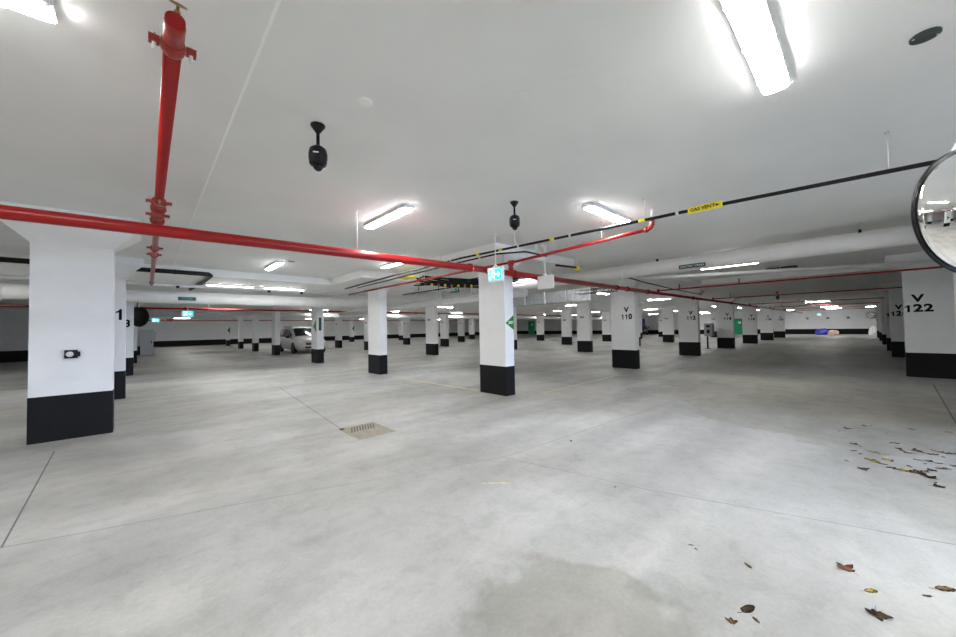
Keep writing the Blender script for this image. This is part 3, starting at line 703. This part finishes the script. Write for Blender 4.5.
convex_mirror('round black mirror back on the left pillar row, behind the pillar marked 3', (-.24, 20.6, 2.20), (fw.x, fw.y, 0), .41, arm=(-.27, 20.66, LZ))
convex_mirror('tiny round mirror on the far right wall', (XW - .5, -.55, 2.15), (-1, .15, -.05), .38, arm=(XW - .36, -1.0, 2.15))

# ---------------------------------------------------------------- vehicles
def car(label, paint, loc, rz, van=True):
    """built facing -Y, front at y=0, centre x=0"""
    t = thing('minivan' if van else 'parked_car', label, 'car', (0, 0, 0))
    top = 1.80 if van else 1.5
    #     y,    zlow, zbelt, ztop, wbelt, wtop
    S = [(0.00, .38, .62, .72, .62, .50), (.10, .28, .68, .84, .86, .70), (.35, .24, .80, .95, .95, .80), (1.0, .24, .94, 1.06, .985, .82), (1.18, .24, .97, 1.12, .99, .80),
         (2.05, .24, 1.0, top - .08, .995, .70), (2.6, .24, 1.0, top, .995, .70), (3.9, .24, 1.02, top, .995, .70), (4.6, .26, 1.04, top - .06, .98, .69), (4.95, .30, 1.04, top - .35, .95, .68), (5.1, .42, .9, 1.05, .88, .66)]
    bm = new(); rings = []
    def half(s):
        y, zl, zb, zt, wb, wt = s
        return [(0, zl), (wb * .86, zl), (wb * .97, zl + .12), (wb, (zl + zb) / 2), (wb * .985, zb), (wt + (wb - wt) * .12, zt - .09), (wt * .82, zt - .01), (0, zt + .02)]
    for s in S:
        h = half(s); full = h + [(-x, z) for x, z in h[-2:0:-1]]
        rings.append([bm.verts.new((x, s[0], z)) for x, z in full])
    for A, B in zip(rings, rings[1:]):
        for k in range(len(A)): bm.faces.new((A[k], A[(k + 1) % len(A)], B[(k + 1) % len(A)], B[k])).smooth = True
    bm.faces.new(rings[0]); bm.faces.new(rings[-1][::-1])
    body = obj('body', bm, paint, t)
    def lerp(y):
        for a, b in zip(S, S[1:]):
            if a[0] <= y <= b[0]:
                u = (y - a[0]) / (b[0] - a[0]); return [p + (q - p) * u for p, q in zip(a, b)]
    # windscreen
    a, b = lerp(1.22), lerp(1.98)
    def sec(s, fx): h = half(s); return h[5], h[6], h[7]
    pts = []
    for s in (a, b):
        h = half(s); row = [(-h[5][0] * .9, h[5][1] + .01), (-h[6][0], h[6][1]), (0, h[7][1]), (h[6][0], h[6][1]), (h[5][0] * .9, h[5][1] + .01)]
        pts.append([Vector((x, s[0] - .02, z + .02)) for x, z in row])
    bm = new(); V = [[bm.verts.new(p) for p in r] for r in pts]
    for k in range(4): bm.faces.new((V[0][k], V[0][k + 1], V[1][k + 1], V[1][k])).smooth = True
    obj('windscreen', bm, 'glass', t)
    for s in (-1, 1):
        for y0, y1 in (((1.62, 2.5), (2.58, 3.55), (3.63, 4.5)) if van else ((1.6, 2.6), (2.68, 3.7))):
            bm = new(); q = []
            for y, up in ((y0, 0), (y1, 0), (y1, 1), (y0, 1)):
                h = half(lerp(y)); p4, p5 = h[4], h[5]
                f = .12 if not up else .88
                if up and y < 2.0: f = .72
                q.append(bm.verts.new((s * (p4[0] + (p5[0] - p4[0]) * f + .008), y, p4[1] + (p5[1] - p4[1]) * f)))
            bm.faces.new(q); obj('side_window', bm, 'glass', t)
        obj('headlight', poly(new(), [(s * .48, .03, .66), (s * .86, .22, .68), (s * .90, .34, .82), (s * .60, .06, .78)], (0, -.03, .01)), 'lens', t)
        m_ = obj('door_mirror', box(new(), min(s * 1.0, s * 1.2), 1.62, 1.02, max(s * 1.0, s * 1.2), 1.74, 1.2), 'black' if van else paint, t)
        obj('door_handle', box(new(), min(s * .995, s * 1.02), 2.3, .92, max(s * .995, s * 1.02), 2.5, .95), 'chrome', t)
        obj('tail_light', box(new(), min(s * .8, s * .92), 5.0, .8, max(s * .8, s * .92), 5.09, 1.1), 'red', t)
        for y in (.92, 4.05):
            wh = obj('wheel', lathe(new(), [(0, -.1), (.24, -.1), (.32, -.09), (.335, -.05), (.335, .07), (.32, .1), (.22, .105), (.2, .08), (0, .08)], (s * .88, y, .335), (s, 0, 0), 28), 'tyre', t)
            hb_ = obj('hub_cap', lathe(new(), [(0, .12), (.06, .12), (.2, .085), (.205, .06), (0, .06)], (s * .88, y, .335), (s, 0, 0), 20), 'chrome', wh)
            obj('wheel_arch', lathe(new(), [(.36, .095), (.40, .10), (.40, .125), (.36, .125)], (s * .88, y, .36), (s, 0, 0), 28), 'black', t)
    g = obj('grille', poly(new(), [(-.42, -.01, .55), (.42, -.01, .55), (.46, .0, .72), (-.46, .0, .72)], (0, -.02, 0)), 'black', t)
    for k in (.60, .66): obj('grille_bar', box(new(), -.42, -.045, k, .42, -.028, k + .018), 'chrome', g)
    obj('lower_grille', box(new(), -.5, -.005, .36, .5, .06, .46), 'black', t)
    obj('number_plate', box(new(), -.16, -.03, .47, .16, -.005, .55), 'inkw', t)
    obj('roof_rail', box(new(), -.66, 2.4, top - .02, -.62, 4.4, top + .03), 'black', t); obj('roof_rail', box(new(), .62, 2.4, top - .02, .66, 4.4, top + .03), 'black', t)
    t.location = loc; t.rotation_euler = (0, 0, rz); return t
car('silver minivan parked between the pillars at left, facing the camera', 'silver', (8.1, 24.9, 0), 0)
car('distant dark grey car glimpsed between V 110 and V 112', 'dgrey', (54.6, 22.9, 0), -1.2, False)

# ---------------------------------------------------------------- smaller furnishings
ps = thing('pay_station', 'grey box on a thin post standing just left of V 114', 'machine', (25.0, 6.45, 0))
obj('post', tube(new(), [(24.98, 6.48, 0), (24.98, 6.48, .78)], .045, 12), 'black', ps)
bm = box(new(), 24.75, 6.15, .75, 25.15, 6.6, 1.52); bmesh.ops.bevel(bm, geom=list(bm.edges), offset=.03, segments=2, affect='EDGES')
cb = obj('cabinet', bm, 'grey', ps); obj('screen', box(new(), 24.735, 6.28, 1.28, 24.75, 6.48, 1.42), 'black', cb); obj('slot_panel', box(new(), 24.735, 6.3, .92, 24.75, 6.46, 1.15), 'black', cb)
obj('base_plate', box(new(), 24.85, 6.35, 0, 25.1, 6.6, .02), 'black', ps)
lc = thing('electrical_cabinet', 'tall light grey cabinet beside the last pillar of the left row', 'cabinet', (.05, 33.6, 0))
obj('case', box(new(), -.33, 33.5, 0, .33, 33.9, 1.75), 'lgrey', lc); obj('upper_box', box(new(), .1, 33.45, 1.0, .45, 33.8, 1.6), 'lgrey', lc); obj('door_handle', box(new(), .2, 33.47, .8, .24, 33.5, 1.0), 'black', lc)
def heap(label, name, cat, cx, cy, rx_, ry_, h, m, seed):
    rnd = random.Random(seed); bm = new(); rings = []
    for j in range(6):
        u = j / 5; rr = math.cos(u * math.pi / 2) ** .6
        if j == 5: rings.append([bm.verts.new((cx, cy, h))]); break
        rings.append([bm.verts.new((cx + rx_ * rr * math.cos(t) * rnd.uniform(.85, 1.12), cy + ry_ * rr * math.sin(t) * rnd.uniform(.85, 1.12), h * math.sin(u * math.pi / 2) * (rnd.uniform(.8, 1.1) if j else 1))) for t in [2 * math.pi * k / 14 for k in range(14)]])
    for A, B in zip(rings, rings[1:]):
        for k in range(14):
            q = list(dict.fromkeys([A[k], A[(k + 1) % 14], B[(k + 1) % len(B)], B[k % len(B)]])); bm.faces.new(q)
    bm.faces.new(rings[0][::-1]); tag(obj(name, bm, m), label, cat)
heap('heap of blue tarpaulin at the foot of the far right wall', 'tarpaulin_heap', 'tarpaulin', 57.4, 3.35, .6, .62, .72, 'blue', 3)
heap('pale pink sack lying beside the blue tarpaulin heap', 'sack', 'sack', 56.6, 2.35, .5, .5, .55, 'pink', 5)
heap('white covered bundle low down at the end of the right pillar row', 'covered_bundle', 'bundle', 57.5, -.7, .5, .42, .95, 'inkw', 8)
for y, n in ((4.75, 'left'), (2.95, 'middle'), (1.25, 'right')):
    o = obj('wall_lamp', lathe(new(), [(0, 0), (.12, 0), (.14, .05), (.09, .12), (0, .14)], (XW, y, 1.95), (-1, 0, 0), 14), 'grey'); tag(o, '%s of three small grey fittings on the far right wall' % ('leftmost' if n == 'left' else 'middle one' if n == 'middle' else 'rightmost'), 'wall fitting', 'grey fittings on the far wall')
tb = obj('wall_notice', box(new(), XW - .03, 24.45, .95, XW, 24.85, 2.5), 'blue'); tag(tb, 'narrow blue notice on the far wall left of the distant dark car', 'sign')

# floor drain
dr = thing('floor_drain', 'square slotted grate set in the floor, left of the picture centre', 'drain', (2.41, 5.08, 0))
obj('grout_border', box(new(), 2.13, 4.72, -.02, 2.70, 5.46, .003), 'rust', dr)
obj('pit', box(new(), 2.19, 4.80, -.06, 2.64, 5.38, .004), 'black', dr)
bm = new(); box(bm, 2.19, 4.79, .002, 2.65, 5.39, .0075)
g_ = obj('grating', bm, 'rust', dr)
for k in range(9):
    x = 2.20 + .043 * k; bm = strip(new(), (x, 5.12), (x + .10, 5.36), .017, .0076, .0092); obj('slot', bm, 'black', g_)
obj('key_hole', lathe(new(), [(0, 0), (.035, 0), (.035, .009), (0, .009)], (2.17, 5.41, .002), (0, 0, 1), 12), 'black', dr)

# pillars behind the camera, seen only in the mirror
for i, (x, y) in enumerate(((-3.2, -.9), (-8.8, -.9), (-3.4, -5.5), (2.2, -7), (-9.0, -5.5), (-3.4, -11.5), (2.2, -13), (-9, -11.5))):
    t = pillar(x, y - .82, x + .3, y, 'white pillar behind the camera, number %d back from the mirror' % (i + 1), CZ)
    if i in (0, 2): obj('exit_arrow', poly(new(), [(x + .31, y - .65, 1.6), (x + .31, y - .2, 1.9), (x + .31, y - .2, 1.3)], (.004, 0, 0)), 'green', t, 'green exit arrow')
rp = thing('sprinkler_main_pipe', 'red pipe behind the camera, seen only in the round mirror', 'pipe', (0, -4.6, 2.7))
obj('pipe_run', tube(new(), [(-13, -4.6, 2.7), (4.9, -4.6, 2.7)], .06, 14), 'red', rp); rods(rp, [(0, -4.6, 2.7)])

# ---------------------------------------------------------------- leaves
def leaf_mesh(kind, seed):
    rnd = random.Random(seed); bm = new(); n = 22; ring_ = []
    cr = rnd.uniform(.25, .6)
    for k in range(n):
        t = 2 * math.pi * k / n
        if kind == 'lobed': r = .42 * (1 + .22 * math.cos(5 * t) + .12 * math.cos(9 * t + 1)) * (1.25 if abs(t - math.pi) > 1.2 else .8)
        else: r = .5 / math.sqrt(math.cos(t) ** 2 * .9 + (math.sin(t) * 2.1) ** 2) * .95
        r *= rnd.uniform(.88, 1.1)
        x, y = r * math.cos(t), r * math.sin(t)
        ring_.append((x, y, cr * (y * y + .25 * x * x) + rnd.uniform(0, .05)))
    c = bm.verts.new((0, 0, .02)); inner = [bm.verts.new((x * .5, y * .5, z * .35 + .02)) for x, y, z in ring_]; outer = [bm.verts.new(p) for p in ring_]
    for k in range(n):
        bm.faces.new((c, inner[k], inner[(k + 1) % n])).smooth = True; bm.faces.new((inner[k], outer[k], outer[(k + 1) % n], inner[(k + 1) % n])).smooth = True
    tube(bm, [(-.3, 0, .05), (-.6, .02, .04), (-.78, .1, .05)], .012, 5)
    bmesh.ops.solidify(bm, geom=list(bm.faces), thickness=.012)
    mn = min(v.co.z for v in bm.verts)
    for v in bm.verts: v.co.z -= mn
    me = bpy.data.meshes.new('leaf'); bm.to_mesh(me); bm.free(); return me
LM = {}
for kind in ('lobed', 'oval'):
    for m in ('leafb', 'leafy', 'leafo', 'leafr'):
        for s in range(2):
            me = leaf_mesh(kind, hash((len(LM), s)) % 999); me.materials.append(M[m]); LM[kind, m, s] = me
def leaf(px, py, size, kind, m, label, group='fallen leaves', s=0, rz=None, cat='leaf'):
    d = MM.transposed() @ Vector(((px - 478) / F, 1, -(py - 318.5) / F)); k = -EYE / d.z
    o = bpy.data.objects.new('fallen_leaf', LM[kind, m, s]); C.objects.link(o)
    o.location = (d.x * k, d.y * k, 0.0); o.scale = (size, size, size * .8); o.rotation_euler = (0, 0, random.uniform(0, 6.28) if rz is None else rz)
    o['label'] = label; o['category'] = cat; o['group'] = group
leaf(691, 545, .035, 'oval', 'leafo', 'small tan leaf on the bare floor right of the dark damp patch')
leaf(696, 549, .025, 'oval', 'leafb', 'tiny brown leaf touching the small tan leaf near the damp patch', s=1)
leaf(748, 565.5, .055, 'oval', 'leafo', 'tan leaf lying alone between the damp patch and the yellow leaf', rz=.8)
leaf(748, 609, .10, 'oval', 'leafb', 'largest brown leaf at the bottom right of the floor', rz=-.3)
leaf(756, 620, .04, 'oval', 'leafo', 'small tan leaf just below the largest brown leaf', s=1)
leaf(732, 622, .045, 'lobed', 'leafo', 'small curled tan leaf left of the largest brown leaf')
leaf(847, 569, .085, 'lobed', 'leafr', 'reddish star-shaped leaf above the yellow leaf', rz=1)
leaf(871, 591, .075, 'oval', 'leafy', 'yellow leaf on the floor below the reddish leaf', rz=-.7)
leaf(878, 614, .085, 'lobed', 'leafb', 'dark brown ragged leaf below the yellow leaf')
leaf(927, 596, .045, 'oval', 'leafo', 'small tan leaf left of the long brown leaf')
leaf(945, 589, .10, 'oval', 'leafo', 'long brown leaf near the right picture edge', s=1, rz=-.75)
leaf(571, 441, .07, 'oval', 'leafo', 'lone pale leaf beyond the floor joint in the middle')
leaf(615, 487, .04, 'oval', 'leafo', 'small pale leaf beside the floor joint in the middle', s=1)
leaf(628, 389, .08, 'oval', 'leafb', 'lone dark leaf on the floor in front of V 110')
ZX = [(105, 70, 'b', 1.2), (225, 46, 'b', 1.1), (282, 45, 'b', .6), (610, 75, 'b', .9), (905, 98, 'b', 1.0), (125, 186, 'b', .6), (162, 195, 'b', .7), (200, 214, 'b', .5), (440, 182, 'b', .8), (475, 184, 'b', .8),
      (140, 245, 'o', 1.0), (195, 270, 'o', .8), (285, 255, 'y', .9), (325, 262, 'o', .8), (370, 277, 'y', .8), (505, 230, 'b', .8), (530, 245, 'b', 1.0), (575, 262, 'b', 1.1), (635, 245, 'b', 1.2), (675, 255, 'b', .9),
      (780, 245, 'r', .9), (830, 256, 'o', .8), (915, 268, 'b', 1.6), (745, 272, 'b', .8), (790, 278, 'o', .8), (855, 296, 'o', .7), (650, 318, 'b', .9), (735, 326, 'b', .9), (708, 350, 'o', .6), (820, 346, 'b', .9), (940, 366, 'b', .9),
      (240, 308, 'y', .8), (275, 315, 'y', 1.3), (305, 330, 'y', 1.1), (335, 342, 'b', .8), (378, 352, 'b', .9), (405, 318, 'y', 1.1), (445, 328, 'b', .8), (430, 378, 'b', .9), (460, 385, 'o', .6), (495, 395, 'b', 1.0),
      (522, 397, 'y', 1.1), (555, 410, 'y', 1.0), (590, 408, 'b', 1.4), (625, 420, 'b', 1.3), (655, 425, 'o', 1.2), (690, 432, 'b', 1.5), (715, 445, 'b', 1.3), (750, 458, 'b', 1.1), (770, 466, 'b', .8), (585, 370, 'b', .9), (760, 402, 'b', 1.0),
      (835, 388, 'r', 1.2), (880, 385, 'o', .9), (210, 388, 'b', 1.2), (85, 325, 'o', .7), (795, 500, 'o', .6), (810, 530, 'b', 1.1), (25, 88, 'b', .5), (400, 105, 'b', .5), (700, 410, 'o', .9), (640, 405, 'b', 1.0)]
for i, (zx, zy, m, s) in enumerate(ZX):
    leaf(836 + zx / 7.97, 420 + zy / 7.97, .075 * s, 'lobed' if i % 3 == 0 else 'oval', 'leaf' + m, {'b': 'dry dark brown leaf in the scatter near the right pillars', 'o': 'dry tan leaf in the scatter near the right pillars',
         'y': 'yellow leaf in the scatter near the right pillars', 'r': 'reddish leaf in the scatter near the right pillars'}[m], 'leaves scattered near the right pillars', i % 2)
